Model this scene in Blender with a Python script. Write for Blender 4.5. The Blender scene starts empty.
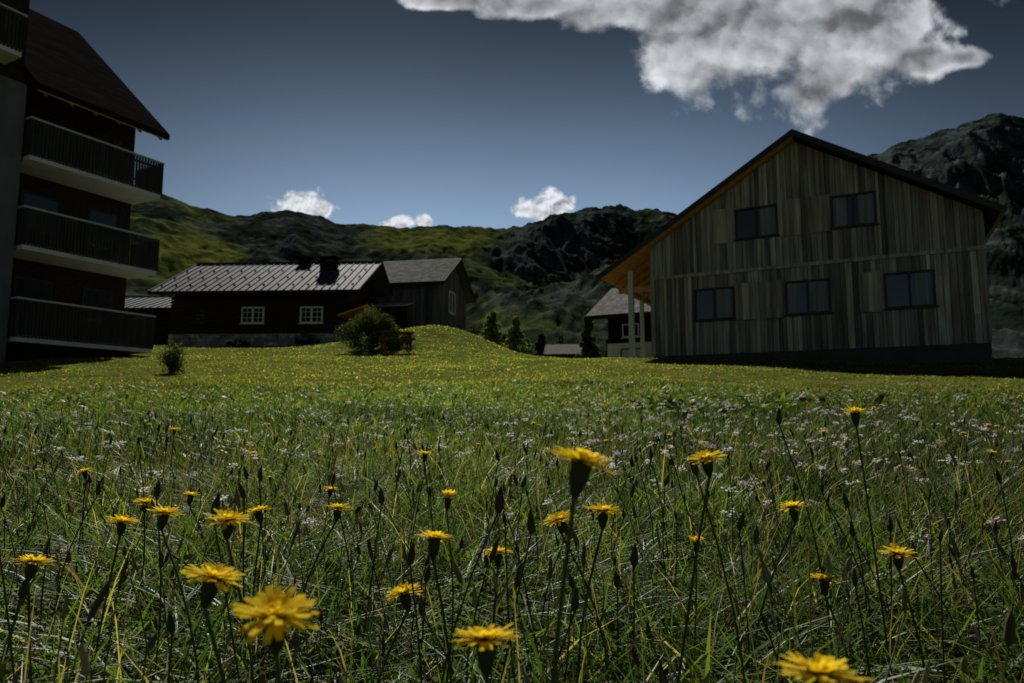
import bpy, math, random
import numpy as np
from mathutils import Vector, Matrix, noise
random.seed(7); rng=np.random.default_rng(7)
S=bpy.context.scene
S.view_settings.view_transform='Standard'; S.view_settings.look='None'; S.view_settings.exposure=0
def link(o): S.collection.objects.link(o); return o
def sstep(a,b,x):
    t=np.clip((x-a)/(b-a),0,1); return t*t*(3-2*t)
# ------------------------------------------------------------ terrain
RY=[-3000,-40,0,5,10,15,20,24,30,36,45,60,90,140,3000]; RZ=[-3,-3,0,.30,.74,1.32,1.98,2.42,2.85,3.25,3.3,2.6,0.0,-4,-6]
LY=[-3000,-40,0,5,10,15,20,24,30,38,44,50,70,100,150,3000]; LZ=[-3,-3,0,.30,.74,1.32,1.98,2.5,3.35,4.2,5.3,6.2,7,5,-4,-6]
def G(x,y):
    x=np.asarray(x,float); y=np.asarray(y,float)
    r=0;l=0
    for d in (-1.5,-.5,.5,1.5):
        r=r+np.interp(y+d,RY,RZ)/4; l=l+np.interp(y+d,LY,LZ)/4
    k=x/np.maximum(y,1.0)
    w=sstep(.05,-.12,k)
    z=r*(1-w)+l*w
    xx=x+4.1; z=z+1.15*np.exp(-(xx/np.where(xx>0,4.0,3.6))**2-((y-34.5)/6.5)**2)
    z=z+.05*np.sin(x*.9+.5)*np.sin(y*.7)*sstep(3,9,y)+.012*np.sin(x*5.1)*np.sin(y*4.3+1)
    return z
def g1(x,y): return float(G(x,y))
# ------------------------------------------------------------ materials
def newmat(name):
    m=bpy.data.materials.new(name); m.use_nodes=True
    nt=m.node_tree; nt.nodes.clear()
    out=nt.nodes.new('ShaderNodeOutputMaterial'); return m,nt,out
def N(nt,t,**k):
    n=nt.nodes.new(t)
    for a,b in k.items(): setattr(n,a,b)
    return n
def mat(name,c1,c2=None,rough=.8,scale=(5,5,5),attr=False,bump=.0,metal=0,spec=.3,detail=5,c3=None,bd=.02):
    m,nt,out=newmat(name); L=nt.links
    p=N(nt,'ShaderNodeBsdfPrincipled'); L.new(p.outputs[0],out.inputs[0])
    p.inputs['Roughness'].default_value=rough; p.inputs['Metallic'].default_value=metal
    p.inputs['Specular IOR Level'].default_value=spec
    c2=c2 or tuple(v*.6 for v in c1)
    tc=N(nt,'ShaderNodeTexCoord'); mp=N(nt,'ShaderNodeMapping'); mp.inputs['Scale'].default_value=scale
    L.new(tc.outputs['Object'],mp.inputs[0])
    nz=N(nt,'ShaderNodeTexNoise'); nz.inputs['Scale'].default_value=1; nz.inputs['Detail'].default_value=detail; nz.inputs['Roughness'].default_value=.65
    L.new(mp.outputs[0],nz.inputs['Vector'])
    cr=N(nt,'ShaderNodeValToRGB'); e=cr.color_ramp.elements
    e[0].position=.34; e[0].color=(*c2,1); e[1].position=.66; e[1].color=(*c1,1)
    if c3: x=e.new(.82); x.color=(*c3,1)
    L.new(nz.outputs['Fac'],cr.inputs[0]); src=cr.outputs[0]
    if attr:
        at=N(nt,'ShaderNodeAttribute'); at.attribute_name='Col'
        mx=N(nt,'ShaderNodeMix',data_type='RGBA',blend_type='MULTIPLY'); mx.inputs[0].default_value=1
        L.new(src,mx.inputs[6]); L.new(at.outputs['Color'],mx.inputs[7]); src=mx.outputs[2]
    L.new(src,p.inputs['Base Color'])
    if bump:
        b=N(nt,'ShaderNodeBump'); b.inputs['Strength'].default_value=bump; b.inputs['Distance'].default_value=bd
        L.new(nz.outputs['Fac'],b.inputs['Height']); L.new(b.outputs[0],p.inputs['Normal'])
    return m
def leafmat(name,tint=(1,1,1),trans=.4,rough=.5,tcol=(1.3,1.25,.5),spec=.35):
    m,nt,out=newmat(name); L=nt.links
    at=N(nt,'ShaderNodeAttribute'); at.attribute_name='Col'
    p=N(nt,'ShaderNodeBsdfPrincipled'); p.inputs['Roughness'].default_value=rough; p.inputs['Specular IOR Level'].default_value=spec
    L.new(at.outputs['Color'],p.inputs['Base Color'])
    m2=N(nt,'ShaderNodeMix',data_type='RGBA',blend_type='MULTIPLY'); m2.inputs[0].default_value=1
    L.new(at.outputs['Color'],m2.inputs[6]); m2.inputs[7].default_value=(*tcol,1)
    t=N(nt,'ShaderNodeBsdfTranslucent'); L.new(m2.outputs[2],t.inputs[0])
    s=N(nt,'ShaderNodeMixShader'); s.inputs[0].default_value=trans
    L.new(p.outputs[0],s.inputs[1]); L.new(t.outputs[0],s.inputs[2]); L.new(s.outputs[0],out.inputs[0])
    return m
M={}
M['grass']=leafmat('grass_blade',trans=.5,rough=.5,spec=.4,tcol=(1.3,1.35,.45))
M['lawn']=leafmat('short_grass_blade',trans=.5,rough=.9,spec=.05,tcol=(1.6,1.4,.45))
M['leaf']=leafmat('foliage',trans=.35,rough=.7,spec=.15)
M['petal']=leafmat('yellow_petal',trans=.5,rough=.9,tcol=(1.1,1.05,.4),spec=.0)
M['white']=leafmat('white_petal',trans=.4,rough=.8,tcol=(1,1,1),spec=.1)
M['stem']=leafmat('flower_stem',trans=.1,rough=.65,tcol=(1,1,1),spec=.2)
M['ground']=mat('meadow_soil',(.12,.135,.03),(.05,.065,.016),rough=1,scale=(.9,.9,.9),detail=8,bump=.4,spec=.0)
M['clad']=mat('weathered_boards',(.44,.385,.35),(.15,.128,.115),rough=.85,scale=(9,9,.45),attr=True,bump=.25,c3=(.60,.54,.50))
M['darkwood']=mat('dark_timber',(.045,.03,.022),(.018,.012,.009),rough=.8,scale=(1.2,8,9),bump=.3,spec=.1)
M['railwood']=mat('rail_timber',(.050,.043,.040),(.022,.019,.018),rough=.75,scale=(8,8,.8),bump=.2)
M['barnwood']=mat('barn_boards',(.15,.13,.118),(.05,.042,.038),rough=.85,scale=(5,5,.4),attr=True,bump=.3)
M['orange']=mat('larch_soffit',(.66,.31,.085),(.44,.18,.05),rough=.6,scale=(8,.6,8))
M['concrete']=mat('render_concrete',(.15,.145,.165),(.10,.095,.11),rough=.9,scale=(1.3,1.3,.6))
M['plinth']=mat('dark_plinth',(.06,.056,.06),(.04,.037,.04),rough=.9,scale=(2,2,2))
M['plaster']=mat('white_plaster',(.75,.75,.73),(.6,.6,.58),rough=.9,scale=(2,2,1))
M['soffit']=mat('balcony_soffit',(.68,.66,.74),(.58,.56,.64),rough=.9,scale=(2,2,2))
M['stone']=mat('foundation_stone',(.30,.28,.25),(.11,.10,.09),rough=.9,scale=(2.5,2.5,5),bump=.6)
M['roofm']=mat('metal_roof',(.085,.092,.112),(.05,.055,.07),rough=.75,scale=(1.5,.6,1),metal=0,spec=.10)
M['roofd']=mat('dark_roof',(.022,.02,.02),(.012,.011,.011),rough=1,scale=(3,1,3),spec=0)
M['roofs']=mat('shingle_roof',(.12,.115,.11),(.06,.056,.054),rough=.95,scale=(6,6,6),attr=True,spec=.05)
M['frame']=mat('window_frame_dark',(.03,.028,.027),(.02,.019,.018),rough=.5)
M['framew']=mat('window_frame_white',(.75,.75,.73),(.65,.65,.63),rough=.5)
M['metal']=mat('galvanised_rail',(.55,.56,.58),(.45,.46,.48),rough=.6,metal=.2)
M['post']=mat('pale_post',(.6,.58,.54),(.45,.43,.4),rough=.7,scale=(10,10,.8))
m=mat('window_glass',(.02,.024,.03),(.012,.014,.018),rough=.06,spec=.6); M['glass']=m
M['curtain']=mat('curtain_cloth',(.22,.23,.27),(.10,.105,.13),rough=.9,scale=(14,14,.3))
# ------------------------------------------------------------ mesh helpers
def np_mesh(name,V,F,cols,mt,smooth=False,parent=None):
    V=np.asarray(V,np.float32).reshape(-1,3); F=np.asarray(F,np.int32).reshape(-1,4)
    me=bpy.data.meshes.new(name); me.vertices.add(len(V)); me.vertices.foreach_set('co',V.ravel())
    me.loops.add(F.size); me.loops.foreach_set('vertex_index',F.ravel())
    me.polygons.add(len(F)); me.polygons.foreach_set('loop_start',np.arange(0,F.size,4,dtype=np.int32))
    if smooth: me.polygons.foreach_set('use_smooth',np.ones(len(F),bool))
    me.update(calc_edges=True)
    if cols is not None:
        a=me.color_attributes.new('Col','FLOAT_COLOR','POINT')
        c=np.ones((len(V),4),np.float32); c[:,:3]=np.asarray(cols,np.float32).reshape(-1,3); a.data.foreach_set('color',c.ravel())
    me.materials.append(mt)
    o=link(bpy.data.objects.new(name,me))
    if parent: o.parent=parent
    return o
def py_mesh(name,V,F,mt,parent=None,cols=None,smooth=False):
    me=bpy.data.meshes.new(name); me.from_pydata(V,[],F); me.update()
    if cols is not None:
        a=me.color_attributes.new('Col','FLOAT_COLOR','POINT')
        for i,c in enumerate(cols): a.data[i].color=(c[0],c[1],c[2],1)
    if smooth:
        for p in me.polygons: p.use_smooth=True
    me.materials.append(mt); o=link(bpy.data.objects.new(name,me))
    if parent: o.parent=parent
    return o
BF=[(0,3,2,1),(4,5,6,7),(0,1,5,4),(1,2,6,5),(2,3,7,6),(3,0,4,7)]
class Boxes:
    def __init__(s): s.V=[];s.F=[];s.C=[]
    def add(s,x0,x1,y0,y1,z0,z1,c=(1,1,1),zt=None):
        a,b=(z1,z1) if zt is None else zt
        n=len(s.V)
        s.V+=[(x0,y0,z0),(x1,y0,z0),(x1,y1,z0),(x0,y1,z0),(x0,y0,a),(x1,y0,b),(x1,y1,b),(x0,y1,a)]
        s.F+=[tuple(n+i for i in f) for f in BF]; s.C+=[c]*8
    def quadprism(s,pts,d,c=(1,1,1)):
        n=len(s.V); d=Vector(d)
        s.V+=[tuple(p) for p in pts]+[tuple(Vector(p)+d) for p in pts]
        s.F+=[tuple(n+i for i in f) for f in BF]; s.C+=[c]*8
    def done(s,name,mt,parent=None): return py_mesh(name,s.V,s.F,mt,parent,s.C)
def box(name,x0,x1,y0,y1,z0,z1,mt,parent=None):
    b=Boxes(); b.add(x0,x1,y0,y1,z0,z1); return b.done(name,mt,parent)
def empty(name,loc,rot=0):
    e=bpy.data.objects.new(name,None); e.location=loc; e.rotation_euler=(0,0,rot); return link(e)
def window(par,x0,x1,z0,z1,y,fr,n=2,curtain=True,mull=False,depth=.10,ft=.055):
    b=Boxes(); yo=y-.03
    b.add(x0,x1,yo,y+depth,z0,z0+ft); b.add(x0,x1,yo,y+depth,z1-ft,z1)
    b.add(x0,x0+ft,yo+.002,y+depth,z0+ft,z1-ft); b.add(x1-ft,x1,yo+.002,y+depth,z0+ft,z1-ft)
    for i in range(1,n):
        xm=x0+(x1-x0)*i/n; b.add(xm-ft*.6,xm+ft*.6,yo+.004,y+depth,z0+ft,z1-ft)
    if mull:
        for i in range(n):
            a=x0+(x1-x0)*i/n; c=x0+(x1-x0)*(i+1)/n; xm=(a+c)/2
            b.add(xm-.014,xm+.014,yo+.02,y+depth-.02,z0+ft,z1-ft)
        for f in (.36,.68):
            zm=z0+(z1-z0)*f; b.add(x0+ft,x1-ft,yo+.023,y+depth-.025,zm-.014,zm+.014)
    b.done('window_frame',fr,par)
    box('window_sill',x0-.06,x1+.06,y-.09,y-.004,z0-.045,z0-.003,fr,par)
    box('window_glass',x0+ft*.5,x1-ft*.5,y+.045,y+.055,z0+ft*.5,z1-ft*.5,M['glass'],par)
ROT=-math.radians(28)
# ------------------------------------------------------------ ground sheet
u=np.linspace(-6.2,6.2,260); xs=5*np.sinh(u); ys=5*np.sinh(u)+14
X,Y=np.meshgrid(xs,ys); Z=G(X,Y)
n=len(u); idx=np.arange(n*n).reshape(n,n)
F=np.stack([idx[:-1,:-1],idx[:-1,1:],idx[1:,1:],idx[1:,:-1]],-1)
np_mesh('meadow_ground',np.stack([X,Y,Z],-1),F,None,M['ground'],True)
# ------------------------------------------------------------ mountains
sk=[(-3,.10),(-2,.2),(-1.2,.3),(-.8,.34),(-.62,.345),(-.53,.331),(-.47,.311),(-.394,.300),(-.319,.3076),(-.258,.289),(-.168,.280),(-.093,.2845),(-.018,.278),(.012,.283),(.057,.3046),(.095,.3123),(.162,.311),(.2347,.306),(.29,.285),(.36,.29),(.45,.34),(.551,.393),(.637,.4248),(.699,.4454),(.745,.4527),(.78,.45),(1.0,.43),(1.5,.33),(2.2,.22),(3,.1)]
sk=np.array(sk)
K=np.concatenate([np.linspace(-3,-.85,50,endpoint=False),np.linspace(-.85,.95,700,endpoint=False),np.linspace(.95,3,50)])
T=np.concatenate([np.linspace(0,1.05,240),np.linspace(1.08,1.6,8)])
zr=np.interp(K,sk[:,0],sk[:,1])
Yr=np.interp(K,[-3,-.9,-.45,-.3,-.1,.05,.3,.45,.6,.95,3],[300,420,520,620,700,950,1000,800,650,600,350])
V=np.zeros((len(T),len(K),3)); C=np.zeros((len(T),len(K),3))
Y0=95.
for j,k in enumerate(K):
    kr=float(sstep(-.06,.05,k)); kl=float(sstep(.38,.5,k))
    for i,s in enumerate(T):
        y=Y0+(Yr[j]-Y0)*s; x=k*y
        p=(s**1.45 if s<=1 else max(0,1-(s-1)*1.4))
        top=zr[j]*Yr[j]
        wx=x+18*noise.noise(Vector((x*.01,y*.01,9))); 
        a=noise.ridged_multi_fractal(Vector((wx*.009,y*.0035,3.1)),.9,2.15,6,1.0,2.0,noise_basis='PERLIN_ORIGINAL')-1.1
        b=noise.fractal(Vector((x*.045,y*.03,7.7)),.75,2.2,5,noise_basis='PERLIN_ORIGINAL')
        rockw=kr*float(sstep(.3,.75,s))
        env=min(1,s*2.2)*(1-.80*float(sstep(.72,1.0,s)))
        z=-5+(top+5)*p+env*top*(.085+.045*rockw)*a+(b*(3.0+2.0*rockw)*min(1,s*3))
        V[i,j]=(x,y,z)
        q=z/y
        n1=noise.fractal(Vector((x*.012,y*.012,1.3)),.8,2.0,5); n2=noise.fractal(Vector((x*.07,y*.035,5.3)),.6,2.1,5)
        g=.22+n1*.8+n2*.5
        g+= 1.0*math.exp(-((k+.47)/.11)**2-((q-.225)/.05)**2)
        g+= 1.1*math.exp(-((k+.14)/.12)**2-((q-.262)/.020)**2)
        g+= .35*math.exp(-((k+.1)/.25)**2-((q-.16)/.05)**2)
        g-= .40*rockw+.9*math.exp(-((k+.33)/.11)**2-((q-.265)/.035)**2)+.35*kl
        g=min(1,max(0,g))
        dark=np.array((.017,.027,.019)); rock=np.array((.058,.066,.070)); green=np.array((.105,.122,.028))  # dark and rock carry a bluish haze tint in their colour
        if kr>0: green=green*(1-.6*kr)+np.array((.035,.055,.025))*.6*kr
        r=min(1,max(0,.12+rockw*.35+n2*1.4+ (a*.4)*(.3+rockw)))
        c=dark*(1-r)+rock*r
        C[i,j]=c*(1-g)+green*g
idx=np.arange(len(T)*len(K)).reshape(len(T),len(K))
F=np.stack([idx[:-1,:-1],idx[:-1,1:],idx[1:,1:],idx[1:,:-1]],-1)
mm=mat('mountain_slope',(1.25,1.25,1.25),(.4,.44,.46),rough=1,scale=(.11,.07,.14),attr=True,detail=10,bump=.6,spec=.0,bd=4)
np_mesh('mountain_range',V,F,C,mm,True)
MV=V
# ------------------------------------------------------------ big timber house (right)
H=empty('timber_house',(4.95,24,0),ROT)
W=9.9; B=2.37; AP=9.62; SL=.615; ax=4.93; D=9.0
def rz(x): return AP-.22-abs(x-ax)*SL
wins=[(2.97,4.33,6.32,7.38),(5.93,7.2,6.32,7.38),(1.54,2.86,3.65,4.75),(4.46,5.79,3.65,4.75),(7.3,8.62,3.65,4.75)]
edges={0.,W,ax}
for w in wins: edges|={w[0],w[1]}
edges=sorted(edges); xsb=[]
for a,b in zip(edges[:-1],edges[1:]):
    x=a; 
    while x<b-.02:
        wd=random.uniform(.11,.22); x2=min(b,x+wd)
        if b-x2<.08: x2=b
        xsb.append((x,x2)); x=x2
bd=Boxes()
bands=[(B+.12,5.28,.0),(5.30,99,-.03)]
for (a,b) in xsb:
    for z0,z1,off in bands:
        segs=[(z0,min(z1,min(rz(a),rz(b))))]
        for w in wins:
            if w[0]-.001<=a and b<=w[1]+.001:
                ns=[]
                for s0,s1 in segs:
                    if w[2]>s0 and w[2]<s1: ns+= [(s0,w[2]),(w[3],s1)]
                    else: ns.append((s0,s1))
                segs=ns
        for s0,s1 in segs:
            if s1-s0<.03: continue
            v=random.choice([random.uniform(.35,.7),random.uniform(.6,1.0),random.uniform(.75,1.3)]); t=random.uniform(-.04,.07)
            isx=s1>=min(rz(a),rz(b))-.001
            off2=off+random.uniform(-.018,.018)
            cuts=[s0]
            if s1-s0>1.6 and not isx and random.random()<.5: cuts.append(random.uniform(s0+.5,s1-.5))
            cuts.append(s1)
            for q in range(len(cuts)-1):
                last=q==len(cuts)-2; vv=v*random.uniform(.8,1.2)
                bd.add(a+.007,b-.007,off2,off2+.04,cuts[q]+(.004 if q else 0),cuts[q+1],(vv*(1+t),vv,vv*(1-t)),zt=(rz(a),rz(b)) if (isx and last) else None)
bd.done('board_cladding',M['clad'],H)
sh=Boxes()
for (x0,x1,z0,z1) in [(4.38,5.05,6.25,7.45),(5.25,5.9,6.25,7.45),(2.9,3.55,3.58,4.82),(6.6,7.26,3.58,4.82),(3.75,4.42,3.58,4.82),(2.25,2.93,6.25,7.45)]:
    x=x0
    while x<x1-.02:
        v=random.uniform(.6,1.25); sh.add(x+.004,min(x+.11,x1),-.085,-.055,z0,z1,(v*1.05,v,v*.93)); x+=.11
sh.done('sliding_shutters',M['clad'],H)
box('belt_board',-.02,W+.02,-.066,-.05,5.2,5.32,M['clad'],H)
def gable_body(par,w,d,z0,fz,y0,mt,name='wall_core'):
    V=[(0,y0,z0),(w,y0,z0),(w,y0,fz(w)),(ax if w==W else w/2,y0,fz(ax if w==W else w/2)),(0,y0,fz(0))]
    V+= [(a,d,c) for a,b,c in V]
    F=[(0,1,2,3,4),(9,8,7,6,5)]+[(i,(i+1)%5,(i+1)%5+5,i+5) for i in range(5)]
    return py_mesh(name,V,F,mt,par)
gable_body(H,W,D,B-.2,lambda x:rz(x)-.02,.16,M['darkwood'])
box('side_boards',-.02,.0,.0,D,B+.2,rz(0)-.05,M['clad'],H)
box('side_boards',W,W+.02,.0,D,B+.2,rz(W)-.05,M['clad'],H)
box('plinth',.03,W-.03,.03,D-.05,B-1.0,B+.12,M['plinth'],H)
for i,w in enumerate(wins):
    window(H,*w,-.02,M['frame'],n=2)
    cb=Boxes(); cb.add(w[1]-.06-(w[1]-w[0])*random.uniform(.28,.42),w[1]-.06,.018,.022,w[2]+.06,w[3]-.06)
    if i%2: cb.add(w[0]+.06,w[0]+.06+(w[1]-w[0])*.3,.018,.022,w[2]+.06,w[3]-.06)
    cb.done('curtain',M['curtain'],H)
OL=1.75; OR=.40; f0=-.55; f1=D+.6
def roofp(name,xa,xb,za,zb,y0,y1,t,mt,par):
    b=Boxes(); b.quadprism([(xa,y0,za-t),(xb,y0,zb-t),(xb,y1,zb-t),(xa,y1,za-t)],(0,0,t)); return b.done(name,mt,par)
zl=AP-(ax+OL)*SL; zr_=AP-(W+OR-ax)*SL
roofp('roof_plane',-OL,ax,zl,AP,f0,f1,.12,M['roofd'],H)
roofp('roof_plane',ax,W+OR,AP,zr_,f0,f1,.12,M['roofd'],H)
roofp('soffit_boards',-OL+.03,ax,zl-.122+.02,AP-.122,f0+.04,f1-.04,.05,M['orange'],H)
roofp('soffit_boards',ax,W+OR-.03,AP-.122,zr_-.122+.02,f0+.04,f1-.04,.05,M['darkwood'],H)
roofp('verge_board',-OL-.02,ax,zl-.01,AP+.01,f0-.03,f0-.002,.22,M['frame'],H)
roofp('verge_board',ax,W+OR+.02,AP+.01,zr_-.01,f0-.03,f0-.002,.22,M['frame'],H)
rb=Boxes()
for i in range(12):
    y=.9+i*.75; rb.quadprism([(-OL+.1,y,zl-.30+.06),(-.02,y,rz(0)-.13),(-.02,y+.1,rz(0)-.13),(-OL+.1,y+.1,zl-.30+.06)],(0,0,.12))
rb.done('rafters',M['orange'],H)
gt=Boxes(); gt.add(-OL-.12,-OL,f0,f1,zl-.14,zl-.02); gt.add(W+OR,W+OR+.12,f0,f1,zr_-.14,zr_-.02); gt.done('gutter',M['frame'],H)
pb=Boxes()
pb.add(-.93,-.75,.25,.43,B-.6,5.70); pb.add(-1.28,-1.14,2.75,2.89,B-.3,5.50)
for y in (5.2,8.2): pb.add(-.93,-.77,y,y+.16,B-.3,5.70)
pb.done('porch_posts',M['post'],H)
box('porch_deck',-1.35,-.02,.1,D,B-.8,B-.02,M['concrete'],H)
br=Boxes(); br.add(-1.3,-.02,.3,.42,4.9,5.08); br.add(-1.3,-1.18,.3,D,5.0,5.2); br.done('porch_beam',M['orange'],H)
# ------------------------------------------------------------ apartment block (left)
A=empty('apartment_block',(-13.15,24.8,0),ROT)
rails=[4.05,6.95,9.85]
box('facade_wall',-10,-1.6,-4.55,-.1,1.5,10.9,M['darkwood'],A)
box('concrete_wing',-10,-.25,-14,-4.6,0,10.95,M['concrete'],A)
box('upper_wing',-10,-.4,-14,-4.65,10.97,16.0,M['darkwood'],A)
def balcony(s0,s1,t0,t1,zt,par):
    box('balcony_slab',s0,s1,t0,t1,zt-1.36,zt-1.14,M['soffit'],par)
    b=Boxes()
    y=t0
    while y<t1-.02:
        b.add(s1+.01,s1+.035,y,y+.08,zt-1.22+random.uniform(-.005,.005),zt-.05); y+=.108
    x=s0+.05
    while x<s1-.02:
        b.add(x,x+.08,t0-.04,t0-.012,zt-1.22,zt-.05); b.add(x,x+.08,t1+.012,t1+.04,zt-1.22,zt-.05); x+=.108
    b.add(s1-.04,s1+.005,t0,t1,zt-.25,zt-.18); b.add(s1-.04,s1+.005,t0,t1,zt-.95,zt-.88)
    b.done('balcony_slats',M['railwood'],par)
    r=Boxes(); r.add(s1-.02,s1+.06,t0-.06,t1+.06,zt-.04,zt+.02); r.add(s0,s1-.022,t0-.06,t0-.01,zt-.04,zt+.02); r.add(s0,s1-.022,t1+.01,t1+.06,zt-.04,zt+.02)
    r.done('balcony_handrail',M['metal'],par)
for zt in rails: balcony(-1.6,0,-4.5,0,zt,A)
balcony(-1.3,.55,-12,-5.2,12.75,A)
for zt in rails:
    for (t0,t1) in ((-3.9,-2.7),(-1.7,-.6)):
        box('balcony_door',-1.598,-1.55,t0,t1,zt-1.13,zt+.95,M['frame'],A)
        box('door_glass',-1.548,-1.54,t0+.08,t1-.08,zt-.98,zt+.87,M['glass'],A)
sl=.9; ez=10.95
def slope(name,x0,x1,y0,y1,t,mt,dz=0):
    b=Boxes(); zA=ez+dz+(.3-x0)*sl; zB=ez+dz+(.3-x1)*sl
    b.quadprism([(x0,y0,zA-t),(x1,y0,zB-t),(x1,y1,zB-t),(x0,y1,zA-t)],(0,0,t)); return b.done(name,mt,A)
slope('roof_plane',-6.2,.35,-4.6,-.0,.22,M['roofd'])
slope('roof_soffit',-6.2,.33,-4.55,-.04,.05,M['orange'],dz=-.225)
b=Boxes(); 
for i in range(6):
    y=-4.3+i*.8; zB=ez-.275; b.quadprism([(-1.6,y,zB+1.9*sl-.14),(.2,y,zB+.1*sl-.14),(.2,y+.1,zB+.1*sl-.14),(-1.6,y+.1,zB+1.9*sl-.14)],(0,0,.13))
b.done('eave_rafters',M['orange'],A)
py_mesh('gable_wall',[(-10,-.1,10.9),(-1.6,-.1,10.9),(-1.6,-.1,12.4),(-6,-.1,16.3),(-10,-.1,13),(-10,-4.5,10.9),(-1.6,-4.5,10.9),(-1.6,-4.5,12.4),(-6,-4.5,16.3),(-10,-4.5,13)],[(4,3,2,1,0),(5,6,7,8,9),(0,1,6,5),(1,2,7,6),(2,3,8,7),(3,4,9,8),(4,0,5,9)],M['darkwood'],A)
# ------------------------------------------------------------ log cabin
def roof_ridge_x(par,x0,x1,ye,yr,yb,ze,zr,t,mt,seams=None,ov=.0):
    b=Boxes()
    b.quadprism([(x0,ye,ze-t),(x1,ye,ze-t),(x1,yr,zr-t),(x0,yr,zr-t)],(0,0,t))
    b.quadprism([(x0,yr,zr-t),(x1,yr,zr-t),(x1,yb,ze-t),(x0,yb,ze-t)],(0,0,t))
    b.done('roof_plane',mt,par)
    if seams:
        s=Boxes(); x=x0+.02
        while x<x1:
            s.quadprism([(x,ye-.01,ze+.002),(x+.035,ye-.01,ze+.002),(x+.035,yr,zr+.002),(x,yr,zr+.002)],(0,0,.05)); x+=seams
        s.add(x0-.02,x1+.02,yr-.12,yr+.12,zr+.0,zr+.07)
        s.done('roof_seams',mt,par)
    v=Boxes()
    for xx in (x0-.05,x1+.003):
        v.quadprism([(xx,ye-.03,ze-t-.06),(xx+.045,ye-.03,ze-t-.06),(xx+.045,yr,zr-t-.06),(xx,yr,zr-t-.06)],(0,0,t+.09))
        v.quadprism([(xx,yr,zr-t-.06),(xx+.045,yr,zr-t-.06),(xx+.045,yb+.03,ze-t-.06),(xx,yb+.03,ze-t-.06)],(0,0,t+.09))
    v.add(x0,x1,ye-.05,ye-.005,ze-t-.08,ze-.02)
    v.done('fascia',M['darkwood'],par)
def gable_x(par,x0,x1,y0,y1,z0,ze,zr,mt,name='wall_core'):
    ym=(y0+y1)/2
    V=[(x0,y0,z0),(x0,y1,z0),(x0,y1,ze),(x0,ym,zr),(x0,y0,ze)]; V+=[(x1,b,c) for a,b,c in V]
    F=[(0,1,2,3,4),(9,8,7,6,5)]+[(i,i+5,(i+1)%5+5,(i+1)%5) for i in range(5)]
    return py_mesh(name,V,F,mt,par)
Cb=empty('log_cabin',(-19.2,38.3,0),math.radians(-3))
gable_x(Cb,0,9.9,.0,8.2,4.6,7.2,9.6,M['darkwood'])
lg=Boxes(); z=5.0
while z<7.1:
    lg.add(-.12,10.02,-.07,-.003,z,z+.19); z+=.215
lg.done('log_courses',M['darkwood'],Cb)
sb=Boxes(); z=3.6
while z<4.95:
    x=-.1; h=random.uniform(.18,.26)
    while x<10.0:
        w=random.uniform(.25,.6); v=random.uniform(.5,1.3); sb.add(x,min(x+w-.025,10.0),-.2+random.uniform(-.03,.02),-.1,z,min(z+h-.02,4.97),(v,v,v)); x+=w
    z+=h
sm_=mat('masonry',(.48,.47,.45),(.22,.21,.2),rough=.9,scale=(6,6,6),attr=True); sb.done('stone_base',sm_,Cb)
box('stone_core',-.08,9.98,-.12,8.3,3.3,4.96,M['stone'],Cb)
roof_ridge_x(Cb,-.9,10.9,-1.0,4.1,9.2,7.28,9.95,.12,M['roofm'],seams=.42)
for x0 in (4.0,7.35):
    window(Cb,x0,x0+1.3,5.55,6.5,-.09,M['framew'],n=2,mull=True,ft=.09)
window(Cb,1.2,1.9,5.6,6.3,-.09,M['frame'],n=1)
ch=Boxes(); ch.add(7.6,8.5,2.2,2.9,8.3,9.55); ch.add(5.7,6.35,3.85,4.5,9.7,10.25); ch.done('chimney_stacks',M['roofd'],Cb)
ch=Boxes(); ch.add(7.5,8.6,2.1,3.0,9.55,9.62); ch.add(7.62,7.7,2.2,2.9,9.62,9.85);ch.add(8.4,8.48,2.2,2.9,9.62,9.85); ch.add(7.5,8.6,2.1,3.0,9.85,9.91); ch.add(5.6,6.45,3.75,4.6,10.25,10.31); ch.done('chimney_caps',M['roofd'],Cb)
sg=Boxes(); 
for r in range(3):
    x=-.6
    while x<10.6:
        y=-.4+r*1.3; z=7.28+(y+1.0)*2.67/5.1+.05; sg.add(x,x+.12,y,y+.03,z,z+.1); x+=.84
sg.done('snow_guards',M['roofm'],Cb)
o=Boxes(); o.quadprism([(9.9,-1.4,5.75),(11.5,-1.6,6.25),(11.5,1.6,6.25),(9.9,1.6,5.75)],(0,0,.09)); o.add(11.3,11.4,-1.3,-1.2,4.3,6.2); o.add(10.05,11.3,-1.3,-1.22,4.9,5.0);  o.add(10.05,11.3,-1.3,-1.22,5.2,5.28); o.done('side_porch',M['orange'],Cb)
Sh=empty('low_shed',(-28.0,43,0),math.radians(-3))
gable_x(Sh,0,7.2,0,6,4.2,7.0,8.3,M['darkwood'])
roof_ridge_x(Sh,-.5,7.7,-.8,3,6.8,7.1,8.45,.1,M['roofm'],seams=.5)
window(Sh,2.2,3.2,5.6,6.4,-.003,M['frame'])
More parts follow.
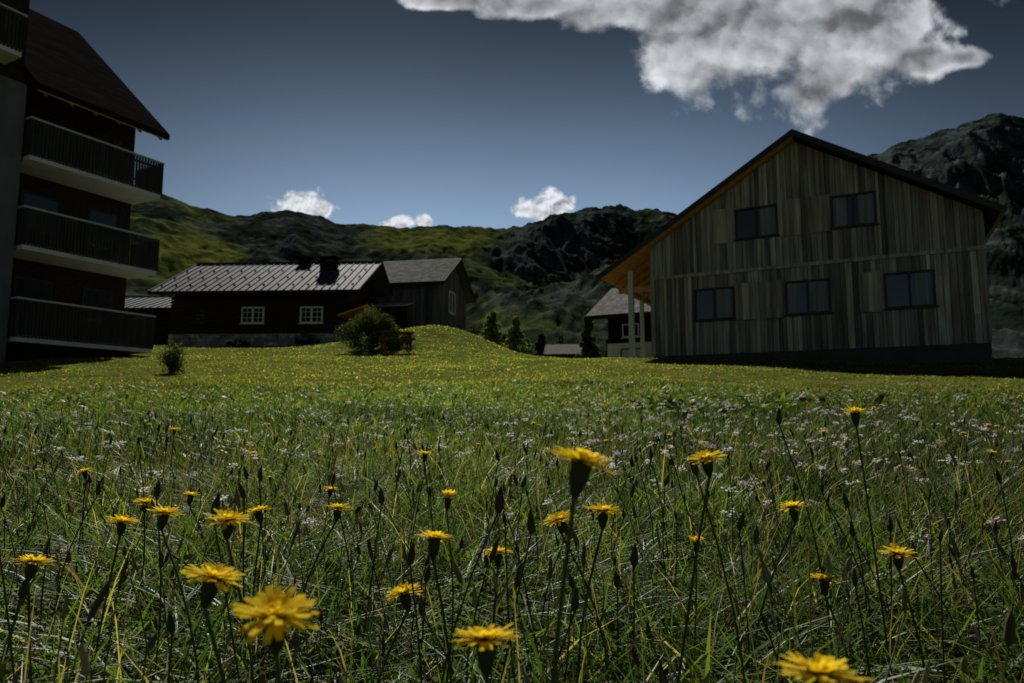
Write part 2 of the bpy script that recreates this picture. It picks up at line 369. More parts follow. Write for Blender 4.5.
# ------------------------------------------------------------ barn
Bn=empty('hay_barn',(-10.2,45.15,0),math.radians(-11.5))
gable_x(Bn,0,5.5,0,6.5,4.3,9.1,11.15,M['darkwood'])
pk=Boxes(); x=-.03
while x<5.5:
    w=random.uniform(.14,.25); v=random.uniform(.6,1.5); pk.add(x,x+w-.012,-.05,-.003,5.5,9.12,(v,v,v*1.02)); x+=w
y=0
while y<6.48:
    w=random.uniform(.14,.22); v=random.uniform(.55,1.3); ym=y+w/2; zt=9.1+2.05*(1-abs(ym-3.25)/3.25)-.05
    if 2.2<ym<3.6: pk.add(5.503,5.55,y,y+w-.012,5.6,7.5,(v,v,v)); pk.add(5.503,5.55,y,y+w-.012,8.9,zt,(v,v,v))
    else: pk.add(5.503,5.55,y,y+w-.012,5.6,zt,(v,v,v))
    y+=w
pk.done('board_walls',M['barnwood'],Bn)
box('stone_base',-.08,5.6,-.1,6.6,4.0,5.6,M['stone'],Bn)
box('gable_window',5.52,5.57,2.25,3.55,7.5,8.9,M['glass'],Bn)
b=Boxes(); b.add(5.52,5.6,2.17,2.25,7.45,8.95); b.add(5.52,5.6,3.55,3.63,7.45,8.95); b.add(5.52,5.6,2.25,3.55,8.9,8.98); b.add(5.52,5.6,2.25,3.55,7.42,7.5); b.add(5.52,5.6,2.87,2.93,7.5,8.9); b.done('gable_window_frame',M['framew'],Bn)
roof_ridge_x(Bn,-.7,6.1,-.8,3.25,7.3,9.0,11.4,.1,M['roofs'])
def shingles(par,x0,x1,ya,za,dy,dz,n,lo,hi):
    b=Boxes()
    for r in range(n):
        f=r/n; y0=ya+dy*f; z0=za+dz*f+.01; y1=y0+dy/n*1.25; z1=z0+dz/n*1.25
        x=x0
        while x<x1-.02:
            w=random.uniform(.18,.32); v=random.uniform(lo,hi); x2=min(x+w,x1)
            b.quadprism([(x,y0,z0),(x2-.01,y0,z0),(x2-.01,y1,z1-.01),(x,y1,z1-.01)],(0,0,.03),(v,v,v*1.03)); x=x2
    b.done('roof_shingles',M['roofs'],par)
shingles(Bn,-.7,6.08,-.82,9.0,4.05,2.4,15,.5,1.7)
b=Boxes(); b.quadprism([(.0,-1.6,7.35),(3.9,-1.6,7.35),(3.9,-.06,7.75),(.0,-.06,7.75)],(0,0,.07)); b.done('lean_to_roof',M['metal'],Bn)
b=Boxes(); 
for x in (.1,1.9,3.7): b.add(x,x+.1,-1.5,-1.4,4.3,7.33)
b.add(.2,1.6,-.09,-.052,5.6,7.2); b.add(2.1,3.4,-.09,-.052,5.6,7.2); b.done('lean_to_posts',M['darkwood'],Bn)
# ------------------------------------------------------------ chalet behind
Ch=empty('pale_chalet',(5.1,36,0),ROT)
gable_x(Ch,0,7,0,6.5,4.2,5.55,7.4,M['clad'])
box('ground_storey',-.03,7.03,-.03,6.5,2.4,4.2,M['plaster'],Ch)
roof_ridge_x(Ch,-.9,7.5,-.8,3.25,7.3,5.62,7.75,.1,M['roofs'])
shingles(Ch,-.9,7.45,-.82,5.62,4.05,2.13,14,1.2,2.2)
window(Ch,.8,1.7,4.5,5.2,-.003,M['framew']); window(Ch,.7,1.9,3.0,3.9,-.035,M['frame'])
Dc=empty('dark_cabin',(2.9,52,0),math.radians(-6))
gable_x(Dc,0,3.2,0,5,1.5,5.0,5.9,M['darkwood']); roof_ridge_x(Dc,-.4,3.6,-.6,2.5,5.6,5.05,6.1,.1,M['roofs'])
window(Dc,.6,1.2,4.0,4.6,-.003,M['framew']); window(Dc,2.0,2.6,4.0,4.6,-.003,M['framew'])
Dc=empty('dark_cabin',(-1.5,74,0),math.radians(8))
gable_x(Dc,0,6,0,5,1.5,6.2,7.6,M['darkwood']); roof_ridge_x(Dc,-.4,6.4,-.6,2.5,5.6,6.25,7.8,.1,M['roofd'])
window(Dc,2.6,3.2,4.6,5.3,-.003,M['framew'])
# ------------------------------------------------------------ foliage
def leafcloud(pts,size,cols,name,mt,parent=None,asp=.45):
    n=len(pts); a=rng.normal(size=(n,3)); a/=np.linalg.norm(a,axis=1)[:,None]
    b=np.cross(a,rng.normal(size=(n,3))); b/=np.linalg.norm(b,axis=1)[:,None]
    s=(size*rng.uniform(.6,1.4,n))[:,None]
    V=np.stack([pts-a*s,pts+b*s*asp,pts+a*s,pts-b*s*asp],1)
    F=np.arange(n*4).reshape(n,4)
    return np_mesh(name,V,F,np.repeat(cols,4,0),mt,parent=parent)
def tube(V,F,pts,rad,sides=6):
    base=len(V); 
    for i,p in enumerate(pts):
        d=Vector(pts[min(i+1,len(pts)-1)])-Vector(pts[max(i-1,0)]); d.normalize()
        s=d.orthogonal().normalized(); t=d.cross(s)
        for j in range(sides):
            a=2*math.pi*j/sides; q=Vector(p)+(s*math.cos(a)+t*math.sin(a))*rad[i]; V.append(tuple(q))
    for i in range(len(pts)-1):
        for j in range(sides):
            F.append((base+i*sides+j,base+i*sides+(j+1)%sides,base+(i+1)*sides+(j+1)%sides,base+(i+1)*sides+j))
bark=mat('bark',(.05,.04,.03),(.02,.016,.012),rough=.9,scale=(12,12,2),bump=.4)
def conifer(x,y,h,r,base=(.035,.06,.02),n=5000,name='conifer_tree'):
    z=g1(x,y)-.1; e=empty(name,(x,y,z))
    V=[];F=[]; tube(V,F,[(0,0,0),(.03,0,h*.5),(0,.02,h*.97)],[.03*h*.6,.015*h*.6,.005])
    P=[];Cc=[]
    tiers=int(h*3.2)
    for i in range(tiers):
        f=.06+.92*i/tiers; L=r*(1-f)**.8*random.uniform(.75,1.1)+.06; nb=max(5,int(11*(1-f)+4))
        for j in range(nb):
            a=random.uniform(0,6.28); l=L*random.uniform(.7,1.15); zz=f*h
            end=(math.cos(a)*l,math.sin(a)*l,zz-l*.3)
            tube(V,F,[(0,0,zz),end],[.02,.004],3)
            m=max(6,int(n/(tiers*nb)))
            for q in range(m):
                t=random.random()**.7; sp=.25*l*(1-t*.6)
                P.append((end[0]*t+random.gauss(0,sp*.5),end[1]*t+random.gauss(0,sp*.5),zz-l*.3*t+random.gauss(0,.08)-abs(random.gauss(0,.07))))
                v=random.uniform(.6,1.4)*(.7+.5*t); Cc.append((base[0]*v,base[1]*v,base[2]*v))
    py_mesh('trunk_and_limbs',V,F,bark,e)
    leafcloud(np.array(P),.15,np.array(Cc),'needles',M['leaf'],e)
for x,y,h,r in [(-1.7,58,5.3,2.1),(.3,60,6.3,2.3),(1.3,63,5.2,2.0),(2.6,60,5.4,2.1),(5.6,50,5.4,1.3),(6.6,62,4.8,1.7),(4.2,68,5.8,1.8),(-.8,66,5.0,1.7)]:
    conifer(x,y,h,r,base=(.15,.21,.065) if x<2 and y<65 else (.04,.065,.025),n=6000)
def bush(x,y,h,w,name='garden_bush',base=(.05,.08,.022),n=9000,leaf=.035):
    z=g1(x,y); e=empty(name,(x,y,z)); V=[];F=[];P=[];Cc=[]
    cl=[]
    for i in range(30):
        a=random.uniform(0,6.28); rr=random.random()**.5*w*.5; zz=h*random.uniform(.15,.95)*(1-(rr/(w*.5))**2*.45)
        c=Vector((math.cos(a)*rr,math.sin(a)*rr*.8,zz)); cl.append((c,random.uniform(.15,.26)*h,random.uniform(.55,1.4)))
        tube(V,F,[(0,0,0),tuple(c*.5+Vector((0,0,.02))),tuple(c)],[.02,.012,.005],4)
    for i in range(n):
        c,s,v=random.choice(cl); d=Vector((random.gauss(0,1),random.gauss(0,1),random.gauss(0,1))); d.normalize(); d*=s*random.random()**.33*random.uniform(.8,1.25)
        p=c+d
        if p.z<.02: p.z=.02+random.random()*.1
        P.append(tuple(p)); q=v*random.uniform(.7,1.3); Cc.append((base[0]*q,base[1]*q,base[2]*q))
    py_mesh('branches',V,F,bark,e); leafcloud(np.array(P),leaf,np.array(Cc),'leaves',M['leaf'],e)
bush(-5.3,25.5,1.5,2.1,n=13000,leaf=.04); bush(-4.35,26.2,.8,1.0,n=3000); bush(-7.6,15.2,.75,.4,name='young_shrub',n=1800,leaf=.028)
bush(-11.2,36.8,.8,1.6,n=3000); bush(-15.0,37.2,.5,1.2,n=2000,name='flower_bed_shrub'); bush(-6.9,43,.9,1.8,n=3000)
L=[];CC=[]
for i in range(230):
    k=random.uniform(-.12,.3); s=random.uniform(.0,.18)
    jj=int(np.argmin(abs(K-k))); ii=int(np.argmin(abs(T-s)))
    xx,yy,z=[float(v) for v in MV[ii,jj]]
    h=random.uniform(4.5,9); r=h*.32; v=random.uniform(.5,1.4)
    for q in range(160):
        f=random.random()**1.4; rr=r*(1-f)*random.uniform(.1,1.1); a=random.uniform(0,6.28)
        L.append((xx+math.cos(a)*rr,yy+math.sin(a)*rr,z+f*h)); w=v*random.uniform(.7,1.3); CC.append((.02*w,.034*w,.015*w))
leafcloud(np.array(L),.5,np.array(CC),'distant_forest',M['leaf'],asp=.6)
# ------------------------------------------------------------ bench, fence
e=empty('picnic_bench',(-4.15,24.4,g1(-4.15,24.4)),.3)
b=Boxes()
for i in range(4): b.add(-.6,.6,-.3+i*.16,-.16+i*.16,.70,.74)
for yy in (-.62,.5): b.add(-.6,.6,yy,yy+.2,.42,.46)
for xx in (-.48,.42):
    b.add(xx,xx+.06,-.6,.68,.36,.42); b.quadprism([(xx,-.5,0),(xx+.06,-.5,0),(xx+.06,-.42,0),(xx,-.42,0)],(0,.28,.7)); b.quadprism([(xx,.5,0),(xx+.06,.5,0),(xx+.06,.58,0),(xx,.58,0)],(0,-.28,.7))
b.done('bench_timber',mat('red_brown_wood',(.16,.06,.035),(.09,.035,.02),rough=.7),e)
e=empty('paddock_fence',(-3.4,45,0),-.1); b=Boxes()
for i in range(5):
    x=i*.8; b.add(x,x+.1,0,.1,4.0,6.35-.1*i); 
for h in (5.6,6.0): b.quadprism([(-.1,-.03,h),(3.4,-.03,h-.4),(3.4,0,h-.4),(-.1,0,h)],(0,0,.1))
b.done('fence_rails',M['barnwood'],e)
# ------------------------------------------------------------ grass
def tolocal(x,y,ox,oy,ang):
    c,s=math.cos(-ang),math.sin(-ang); dx=x-ox; dy=y-oy; return dx*c-dy*s,dx*s+dy*c
def free(x,y):
    ok=np.ones(len(x),bool)
    for ox,oy,ang,a,b_,c,d in [(4.95,24,ROT,-1.3,W,0,D),(-13.15,24.8,ROT,-10,0,-14,0),(-19.2,38.3,-.05,-.1,10,-.15,8.3),(-10.2,45.15,-.2,-.1,5.6,-.1,6.6),(5.1,36,ROT,0,7,0,6.5)]:
        lx,ly=tolocal(x,y,ox,oy,ang); ok&=~((lx>a)&(lx<b_)&(ly>c)&(ly<d))
    return ok
def sector(n,r0,r1,half=52):
    a=np.radians(rng.uniform(-half,half,n)); r=np.sqrt(rng.uniform(r0*r0,r1*r1,n)); return r*np.sin(a),r*np.cos(a)
def vnoise(x,y,sc,seed=0):
    out=np.zeros(len(x))
    for i in range(5):
        a=seed*1.7+i*2.1; fx=math.cos(a)*sc*(1+.6*i); fy=math.sin(a)*sc*(1+.6*i)
        out+=np.sin(x*fx+y*fy+i*1.3+seed)
    return out/5
PAL=np.array([(.050,.105,.026),(.075,.125,.030),(.12,.155,.038),(.034,.072,.022),(.17,.17,.05),(.30,.25,.13),(.17,.12,.07)])
def blades(x,y,h,w,lean,pal_p,rows=4,bright=1.0):
    ok=free(x,y); x,y,h,w,lean=x[ok],y[ok],h[ok],w[ok],lean[ok]; n=len(x); z=G(x,y)-.01
    ph=rng.uniform(0,2*np.pi,n); ps=rng.uniform(0,2*np.pi,n)
    if rows==4: ts=[0,.4,.75,1]; ws=[.7,1,.65,.08]
    else: ts=[0,.55,1]; ws=[.9,1,.1]
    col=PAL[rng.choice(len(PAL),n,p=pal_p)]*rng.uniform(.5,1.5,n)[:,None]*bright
    # vignette painted into the blade colour: lighter up the middle, darker to both sides
    side_dim=.58+.60*np.exp(-((x+.3+.10*y)/(1.5+.28*y))**2)
    pat=(1+.35*vnoise(x,y,.8,1)+.3*vnoise(x,y,3.1,4))*side_dim; col=col*pat[:,None]
    h=h*(1+.3*vnoise(x,y,4.0,2))
    V=np.zeros((n,rows,2,3),np.float32); C=np.zeros((n,rows,2,3),np.float32)
    for i,t in enumerate(ts):
        hx=lean*h*t**1.8; cx=x+np.cos(ph)*hx; cy=y+np.sin(ph)*hx; cz=z+h*(t-.38*np.minimum(lean,1.6)*t*t)
        ww=w*ws[i]*.5
        for s,sg in ((0,-1),(1,1)):
            V[:,i,s,0]=cx+sg*np.cos(ps)*ww; V[:,i,s,1]=cy+sg*np.sin(ps)*ww; V[:,i,s,2]=cz
            C[:,i,s]=col*(.55+.55*t)  # paler tips; darkened roots paint in the shade between blades
    b=(np.arange(n)*rows*2)[:,None]
    F=np.stack([b+np.array([[2*i,2*i+1,2*i+3,2*i+2]]) for i in range(rows-1)],1).reshape(-1,4)
    return V.reshape(-1,3),F,C.reshape(-1,3)
class GB:
    def __init__(s): s.V=[];s.F=[];s.C=[];s.o=0
    def add(s,*a,**k):
        V,F,C=blades(*a,**k); s.V.append(V);s.F.append(F+s.o);s.C.append(C);s.o+=len(V)
    def done(s,name,mt): np_mesh(name,np.concatenate(s.V),np.concatenate(s.F),np.concatenate(s.C),mt)
U=rng.uniform
pn=[.26,.22,.15,.24,.05,.05,.03]
g=GB()
x,y=sector(56000,.22,2.6); n=len(x); g.add(x,y,U(.05,.22,n),U(.002,.0058,n),U(.3,1.6,n),pn,bright=.85)  # nearest blades dimmed, part of the same painted vignette
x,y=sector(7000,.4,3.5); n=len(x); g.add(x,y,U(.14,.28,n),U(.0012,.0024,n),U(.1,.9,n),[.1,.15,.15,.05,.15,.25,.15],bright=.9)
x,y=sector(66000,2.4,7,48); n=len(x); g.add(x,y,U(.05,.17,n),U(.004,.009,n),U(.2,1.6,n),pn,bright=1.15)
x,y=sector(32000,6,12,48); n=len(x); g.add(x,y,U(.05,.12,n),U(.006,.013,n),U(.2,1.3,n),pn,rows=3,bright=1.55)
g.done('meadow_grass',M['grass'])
g=GB(); pf=[.12,.2,.3,.06,.22,.07,.03]
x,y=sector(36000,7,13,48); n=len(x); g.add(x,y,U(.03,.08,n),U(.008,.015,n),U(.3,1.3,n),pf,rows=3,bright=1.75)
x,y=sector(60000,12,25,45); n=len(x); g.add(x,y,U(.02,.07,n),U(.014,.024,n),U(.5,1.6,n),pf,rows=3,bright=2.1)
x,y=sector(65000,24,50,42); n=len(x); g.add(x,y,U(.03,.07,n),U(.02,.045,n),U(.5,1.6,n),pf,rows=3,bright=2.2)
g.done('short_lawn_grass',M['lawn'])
g=GB()
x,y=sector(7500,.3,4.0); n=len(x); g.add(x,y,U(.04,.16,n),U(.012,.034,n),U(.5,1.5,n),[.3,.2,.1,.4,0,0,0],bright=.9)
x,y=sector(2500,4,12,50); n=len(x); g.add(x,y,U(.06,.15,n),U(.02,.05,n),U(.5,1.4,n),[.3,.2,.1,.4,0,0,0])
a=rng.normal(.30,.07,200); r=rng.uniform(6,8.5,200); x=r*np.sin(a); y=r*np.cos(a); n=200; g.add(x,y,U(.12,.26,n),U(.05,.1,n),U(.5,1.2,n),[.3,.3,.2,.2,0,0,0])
g.done('broadleaf_herbs',M['grass'])
# ------------------------------------------------------------ flowers
class MM:
    def __init__(s): s.V=[];s.F=[];s.C=[];s.m=[]
    def lathe(s,o,ax,prof,col,mi,sides=8):
        ax=Vector(ax).normalized(); a=ax.orthogonal().normalized(); b=ax.cross(a); base=len(s.V)
        for (h,r) in prof:
            for j in range(sides):
                t=2*math.pi*j/sides; s.V.append(tuple(Vector(o)+ax*h+(a*math.cos(t)+b*math.sin(t))*r)); s.C.append(col)
        for i in range(len(prof)-1):
            for j in range(sides): s.F.append((base+i*sides+j,base+i*sides+(j+1)%sides,base+(i+1)*sides+(j+1)%sides,base+(i+1)*sides+j)); s.m.append(mi)
    def stem(s,pts,r0,r1,col,mi,sides=5):
        base=len(s.V); V=[];F=[]; n=len(pts); tube(V,F,pts,[r0+(r1-r0)*i/(n-1) for i in range(n)],sides)
        s.V+=V; s.F+=[tuple(base+i for i in f) for f in F]; s.C+=[col]*len(V); s.m+=[mi]*len(F)
    def petal(s,o,ax,ang,L,w,el,col,mi,curl=.0):
        ax=Vector(ax).normalized(); a=ax.orthogonal().normalized(); b=ax.cross(a)
        d=a*math.cos(ang)+b*math.sin(ang); sd=ax.cross(d); base=len(s.V)
        for t,ww in ((0.05,.4),(.45,.9),(.85,1.1),(1,.85)):
            e=el-curl*t; p=Vector(o)+d*(L*t*math.cos(e))+ax*(L*t*math.sin(e))
            s.V.append(tuple(p-sd*w*ww*.5)); s.V.append(tuple(p+sd*w*ww*.5)); q=.75+.35*t; s.C+=[tuple(c*q for c in col)]*2
        for i in range(3): s.F.append((base+2*i,base+2*i+1,base+2*i+3,base+2*i+2)); s.m.append(mi)
    def done(s,name,mats,loc=(0,0,0)):
        me=bpy.data.meshes.new(name); me.from_pydata(s.V,[],s.F); me.update()
        a=me.color_attributes.new('Col','FLOAT_COLOR','POINT'); c=np.ones((len(s.V),4),np.float32); c[:,:3]=np.array(s.C); a.data.foreach_set('color',c.ravel())
        for m in mats: me.materials.append(m)
        me.polygons.foreach_set('material_index',np.array(s.m,np.int32)); 
        return link(bpy.data.objects.new(name,me))
def stempts(x0,y0,z0,x1,y1,z1,n=6):
    bx,by=random.uniform(-.02,.02),random.uniform(-.02,.02); P=[]
    for i in range(n+1):
        t=i/n; k=math.sin(math.pi*t); P.append((x0+(x1-x0)*t*t+bx*k,y0+(y1-y0)*t*t+by*k,z0+(z1-z0)*t))
    return P
YEL=(.80,.62,.04)
def hawkbit(x,y,z,scale=1.0,tilt=.25,open_=1.0):
    m=MM(); az=random.uniform(0,6.28); t=random.uniform(.05,tilt); ax=Vector((math.cos(az)*t,math.sin(az)*t+.05,1)).normalized()
    rx,ry=x+random.uniform(-.05,.05),y+random.uniform(-.03,.06); gz=g1(rx,ry)
    s=scale; head=Vector((x,y,z)); bot=head-ax*.016*s
    P=stempts(rx,ry,gz,bot.x,bot.y,bot.z); sc=(.06,.08,.03)
    m.stem(P,.0013,.0011*s+.0001,sc,1)
    m.lathe(bot,ax,[(-.001*s,.0012*s),(.003*s,.0032*s),(.008*s,.0046*s),(.013*s,.0048*s),(.0165*s,.0056*s)],(.028,.036,.014),1,9)
    for j in range(14):
        m.petal(bot+ax*.002*s,ax,j*.4488+.1,.016*s,.0025*s,1.25,(.02,.028,.012),1,.0)
    for L,w,el,nn in ((.0178,.0029,.20,23),(.0155,.0028,.40,19),(.011,.0025,.70,15),(.0065,.0022,1.1,10)):
        for i in range(nn):
            a=2*math.pi*(i+random.uniform(-.3,.3))/nn
            v=random.uniform(.85,1.1); e=el+(1-open_)*.8+random.uniform(-.14,.14)
            m.petal(head-ax*.001,ax,a,L*s*random.uniform(.80,1.1),w*s,e,(YEL[0]*v,YEL[1]*v*random.uniform(.92,1.05),YEL[2]),0,random.uniform(.0,.25))
    m.done('hawkbit_flower',[M['petal'],M['stem']])
FL=[(.034,.334,.398),(.171,.607,.383),(-.165,1.315,.348),(-.068,.615,.313),(.052,.756,.309),(.088,.674,.329),(-.016,.76,.273),(-.0996,.651,.258),(-.104,.311,.333),(-.013,.343,.313),(.122,.2825,.319),(.339,.763,.244),(.329,.816,.314),(.402,.804,.424),(.396,.719,.28),(-.237,.583,.334),(-.335,.919,.295),(-.175,.4125,.326),(-.456,.818,.297),(-.356,.715,.321),(-.537,1.02,.294),(-.564,1.222,.2815),(-.442,.648,.286),(-.229,.918,.299),(-.345,1.32,.281),(-.815,1.32,.315),(-.99,2.02,.38),(-.76,2.03,.31)]
for i,f in enumerate(FL): hawkbit(*f,scale=random.uniform(.95,1.10),tilt=.28)
hawkbit(.243,.923,.253,scale=.8,open_=.2); hawkbit(-.07,.764,.329,scale=.75,open_=.0)
for i in range(40):
    a=random.uniform(-.65,.65); r=random.uniform(2.0,8); x,y=r*math.sin(a),r*math.cos(a); hawkbit(x,y,g1(x,y)+random.uniform(.12,.22),scale=random.uniform(.7,.95))
m=MM()
BL=[(-.012,.62,.335),(.165,.62,.368),(.33,.85,.41),(.055,.62,.25),(-.09,.62,.29),(.26,.8,.29),(.13,.75,.26),(.46,.85,.28),(-.30,.7,.32),(.02,.72,.30)]
BL+= [None]*380
for b in BL:
    if b is None:
        a=random.uniform(-.75,.75); r=random.uniform(.7,4.5); x,y=r*math.sin(a),r*math.cos(a); z=g1(x,y)+random.uniform(.12,.27); s=random.uniform(.5,.9)
    else: x,y,z=b; s=random.uniform(.75,1.0)
    rx,ry=x+random.uniform(-.05,.05),y+random.uniform(-.04,.04)
    P=stempts(rx,ry,g1(rx,ry),x,y,z); m.stem(P,.0013,.0009,(.06,.065,.025),0)
    ax=(random.uniform(-.3,.3),random.uniform(-.3,.3),1); c=random.choice([(.05,.045,.022),(.07,.05,.03),(.045,.06,.022)])
    m.lathe((x,y,z),ax,[(-.001,.0014*s),(.003*s,.0038*s),(.008*s,.0046*s),(.015*s,.0036*s),(.021*s,.0020*s),(.025*s,.0006)],c,0,8)
m.done('hawkbit_seed_buds',[M['stem']])
m=MM()
for i in range(1500):
    a=random.uniform(-.85,.85); r=random.uniform(.5,6); x,y=r*math.sin(a),r*math.cos(a); z=g1(x,y)+random.uniform(.10,.26)
    rx,ry=x+random.uniform(-.05,.05),y+random.uniform(-.05,.05); P=stempts(rx,ry,g1(rx,ry),x,y,z,4)
    c=random.choice([(.17,.13,.06),(.10,.085,.04),(.22,.18,.10),(.07,.055,.03),(.28,.24,.15)])
    m.stem(P,.0009,.0006,(.11,.12,.045),0,4); L=random.uniform(.010,.030); w=random.uniform(.0014,.0034)
    m.lathe((x,y,z),(random.uniform(-.4,.4),random.uniform(-.4,.4),1),[(0,.0006),(L*.2,w),(L*.7,w*.85),(L,.0003)],c,0,5)
m.done('grass_seed_heads',[M['stem']])
m=MM()
for i in range(820):
    if i<430: a=random.gauss(.26,.22); r=random.uniform(1.8,8)
    else: a=random.uniform(-.7,.8); r=random.uniform(1.3,11)
    x,y=r*math.sin(a),r*math.cos(a); z=g1(x,y)+random.uniform(.10,.20)
    P=stempts(x+random.uniform(-.03,.03),y,g1(x,y),x,y,z,3); m.stem(P,.001,.0008,(.05,.07,.025),1,4)
    pk=random.choice([(.8,.78,.75),(.72,.58,.62),(.8,.78,.74),(.6,.5,.52)])
    R=random.uniform(.008,.024)
    for q in range(random.randint(8,16)):
        t=random.uniform(0,6.28); rr=R*random.random()**.5; o=(x+rr*math.cos(t),y+rr*math.sin(t),z+random.uniform(0,.012))
        for w in range(4): m.petal(o,(random.gauss(0,.5),random.gauss(0,.5),1),w*1.57+t,.0044,.0040,.6,pk,0)
m.done('white_yarrow_flowers',[M['white'],M['stem']])
# ------------------------------------------------------------ camera
cam=bpy.data.cameras.new('camera'); co_=link(bpy.data.objects.new('camera',cam)); co_.location=(0,0,.42)
co_.rotation_euler=(math.radians(96.2),0,0); cam.lens=24; cam.sensor_width=36; cam.clip_start=.02; cam.clip_end=6000
cam.dof.use_dof=True; cam.dof.focus_distance=1.1; cam.dof.aperture_fstop=11
S.camera=co_
# ------------------------------------------------------------ sun & sky
EL=math.radians(42); AZ=math.radians(-14)
sd=Vector((math.sin(AZ)*math.cos(EL),math.cos(AZ)*math.cos(EL),math.sin(EL)))
sl_=bpy.data.lights.new('sun','SUN'); sl_.energy=5.0; sl_.angle=math.radians(.5); sl_.color=(1,.95,.86)
so=link(bpy.data.objects.new('sun',sl_)); so.rotation_euler=(-sd).to_track_quat('-Z','Y').to_euler()
Wd=bpy.data.worlds.new('World'); S.world=Wd; Wd.use_nodes=True; nt=Wd.node_tree; nt.nodes.clear(); L=nt.links
out=N(nt,'ShaderNodeOutputWorld'); bg=N(nt,'ShaderNodeBackground'); bg.inputs[1].default_value=.1
bg0=N(nt,'ShaderNodeBackground'); bg0.inputs[1].default_value=.1
sky=N(nt,'ShaderNodeTexSky',sky_type='NISHITA'); sky.sun_disc=False; sky.sun_elevation=EL; sky.sun_rotation=AZ; sky.altitude=1700; sky.dust_density=.3
def MA(op,a,b=None,c=None,clamp=False):
    n=N(nt,'ShaderNodeMath',operation=op); n.use_clamp=clamp
    for i,v in enumerate((a,b,c)):
        if v is None: continue
        if isinstance(v,(int,float)): n.inputs[i].default_value=v
        else: L.new(v,n.inputs[i])
    return n.outputs[0]
def MR(v,a,b,c=0,d=1):
    n=N(nt,'ShaderNodeMapRange',interpolation_type='SMOOTHSTEP'); L.new(v,n.inputs[0])
    for i,q in enumerate((a,b,c,d)): n.inputs[i+1].default_value=q
    return n.outputs[0]
tc=N(nt,'ShaderNodeTexCoord'); sp=N(nt,'ShaderNodeSeparateXYZ'); L.new(tc.outputs['Generated'],sp.inputs[0])
yy=MA('MAXIMUM',sp.outputs[1],.08); kx=MA('DIVIDE',sp.outputs[0],yy); kz=MA('DIVIDE',sp.outputs[2],yy)
cv=N(nt,'ShaderNodeCombineXYZ'); L.new(kx,cv.inputs[0]); L.new(kz,cv.inputs[1])
def mapped(vec,offs):
    mp=N(nt,'ShaderNodeMapping'); mp.inputs['Location'].default_value=offs; L.new(vec,mp.inputs[0]); return mp.outputs[0]
def NZ(vec,sc,det=8,ro=.6,dist=0):
    n=N(nt,'ShaderNodeTexNoise'); n.inputs['Scale'].default_value=sc; n.inputs['Detail'].default_value=det; n.inputs['Roughness'].default_value=ro; n.inputs['Distortion'].default_value=dist
    L.new(vec,n.inputs['Vector']); return n
def VO(vec,sc):
    n=N(nt,'ShaderNodeTexVoronoi',feature='SMOOTH_F1',voronoi_dimensions='2D'); n.inputs['Scale'].default_value=sc; n.inputs['Smoothness'].default_value=.5
    L.new(vec,n.inputs['Vector']); return n.outputs['Distance']
def blobs(lst):
    cur=None
    for (a,b,ra,rb) in lst:
        dx=MA('DIVIDE',MA('SUBTRACT',kx,a),ra); dz=MA('DIVIDE',MA('SUBTRACT',kz,b),rb)
        f=MA('SUBTRACT',1,MA('SQRT',MA('ADD',MA('MULTIPLY',dx,dx),MA('MULTIPLY',dz,dz))))
        cur=f if cur is None else MA('SMOOTH_MAX',cur,f,.25)
    return cur
w1=NZ(cv.outputs[0],14,6,.62)
vm=N(nt,'ShaderNodeVectorMath',operation='MULTIPLY_ADD'); L.new(w1.outputs['Color'],vm.inputs[0]); vm.inputs[1].default_value=(.07,.07,0); L.new(cv.outputs[0],vm.inputs[2]); wp=vm.outputs[0]
def puff(off):
    v=mapped(wp,off)
    return MA('ADD',MA('MULTIPLY',MA('SUBTRACT',.42,VO(v,11)),1.1),MA('MULTIPLY',MA('SUBTRACT',.42,VO(v,30)),.38))
pA=puff((0,0,0)); pB=puff((.008,-.018,0))
n1=NZ(cv.outputs[0],6.0,10,.64,.2).outputs['Fac']
big=blobs([(.39,.60,.19,.13),(.475,.520,.105,.072),(.25,.635,.13,.065),(.55,.61,.13,.09),(.637,.550,.075,.032),(.70,.550,.05,.022),(.05,.64,.13,.032),(-.09,.645,.09,.022),(.14,.625,.10,.04),(.38,.74,.35,.12)])
soft=MA('ADD',MA('MULTIPLY',big,1.6),MA('MULTIPLY',MA('SUBTRACT',n1,.47),2.4))
D1=MA('ADD',soft,pA)
al1=MR(D1,-.10,.62)
small=blobs([(-.318,.313,.045,.024),(-.295,.309,.03,.016),(.035,.308,.035,.018),(.062,.316,.034,.024),(-.165,.289,.022,.010),(-.13,.290,.014,.010),(-.19,.286,.014,.006)])
n2=NZ(cv.outputs[0],42,7,.6,.2).outputs['Fac']; n2s=NZ(mapped(cv.outputs[0],(.002,-.006,0)),42,7,.6,.2).outputs['Fac']
D2=MA('ADD',small,MA('MULTIPLY',MA('SUBTRACT',n2,.45),1.9)); al2=MR(D2,-.05,.45)
al=MA('MAXIMUM',al1,al2)
relief=MA('MULTIPLY',MA('SUBTRACT',pB,pA),-.55)
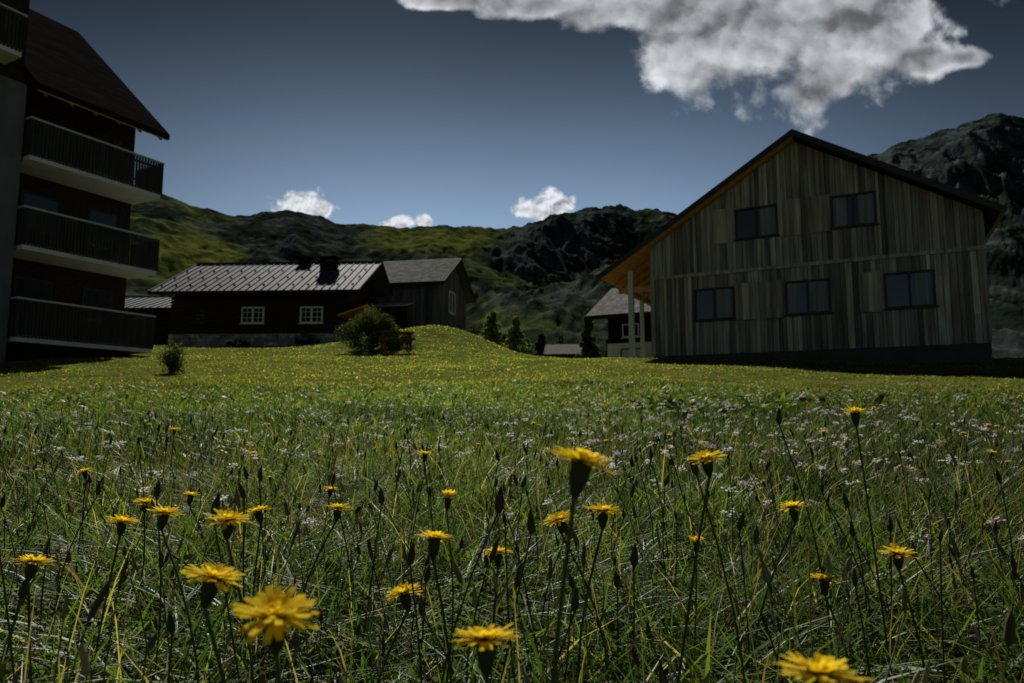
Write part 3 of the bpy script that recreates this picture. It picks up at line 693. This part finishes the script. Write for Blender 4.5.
# thick parts of the cloud are greyer underneath; fine noise keeps them billowy
fine=MA('MULTIPLY',MA('SUBTRACT',w1.outputs['Fac'],.5),.75)
core=MA('SUBTRACT',1,MA('POWER',2.718,MA('MULTIPLY',MA('MAXIMUM',MA('SUBTRACT',soft,.2),0),-1.35)))
b1=MA('ADD',MA('ADD',MA('SUBTRACT',.82,MA('MULTIPLY',core,.66)),relief),fine,clamp=True)
b2=MA('ADD',.78,MA('MULTIPLY',MA('SUBTRACT',n2s,n2),-2.4),clamp=True)
mb=N(nt,'ShaderNodeMix',data_type='FLOAT'); L.new(al2,mb.inputs[0]); L.new(b1,mb.inputs[2]); L.new(b2,mb.inputs[3])
br_=MA('MULTIPLY',MA('SMOOTH_MAX',mb.outputs[0],.14,.15),8.4)
cc=N(nt,'ShaderNodeMix',data_type='RGBA',blend_type='MULTIPLY'); cc.inputs[0].default_value=1; cc.inputs[6].default_value=(.94,.98,1.04,1)
cb3=N(nt,'ShaderNodeCombineXYZ'); 
for i in range(3): L.new(br_,cb3.inputs[i])
L.new(cb3.outputs[0],cc.inputs[7])
hs=N(nt,'ShaderNodeHueSaturation'); hs.inputs['Saturation'].default_value=.72; L.new(sky.outputs[0],hs.inputs['Color'])
grad=MR(sp.outputs[2],.12,.56,.92,.11)
azd=MR(MA('ABSOLUTE',MA('ADD',kx,.0)),.1,.85,1.0,.38)
gm=MA('MULTIPLY',grad,azd)
g3=N(nt,'ShaderNodeCombineXYZ')
for i,t in enumerate((.84,.99,1.04)): L.new(MA('MULTIPLY',gm,t),g3.inputs[i])
sm=N(nt,'ShaderNodeMix',data_type='RGBA',blend_type='MULTIPLY'); sm.inputs[0].default_value=1; L.new(hs.outputs[0],sm.inputs[6]); L.new(g3.outputs[0],sm.inputs[7])
fx=N(nt,'ShaderNodeMix',data_type='RGBA'); L.new(al,fx.inputs[0]); L.new(sm.outputs[2],fx.inputs[6]); L.new(cc.outputs[2],fx.inputs[7])
L.new(fx.outputs[2],bg.inputs[0]); L.new(sm.outputs[2],bg0.inputs[0])
# clouds only exist in one part of the sky: skip evaluating them elsewhere
reg=MA('MULTIPLY',MA('MULTIPLY',MA('GREATER_THAN',sp.outputs[1],.3),MA('LESS_THAN',MA('ABSOLUTE',kx),.95)),MA('MULTIPLY',MA('GREATER_THAN',kz,.25),MA('LESS_THAN',kz,1.0)))
mxs=N(nt,'ShaderNodeMixShader'); L.new(reg,mxs.inputs[0]); L.new(bg0.outputs[0],mxs.inputs[1]); L.new(bg.outputs[0],mxs.inputs[2]); L.new(mxs.outputs[0],out.inputs[0])
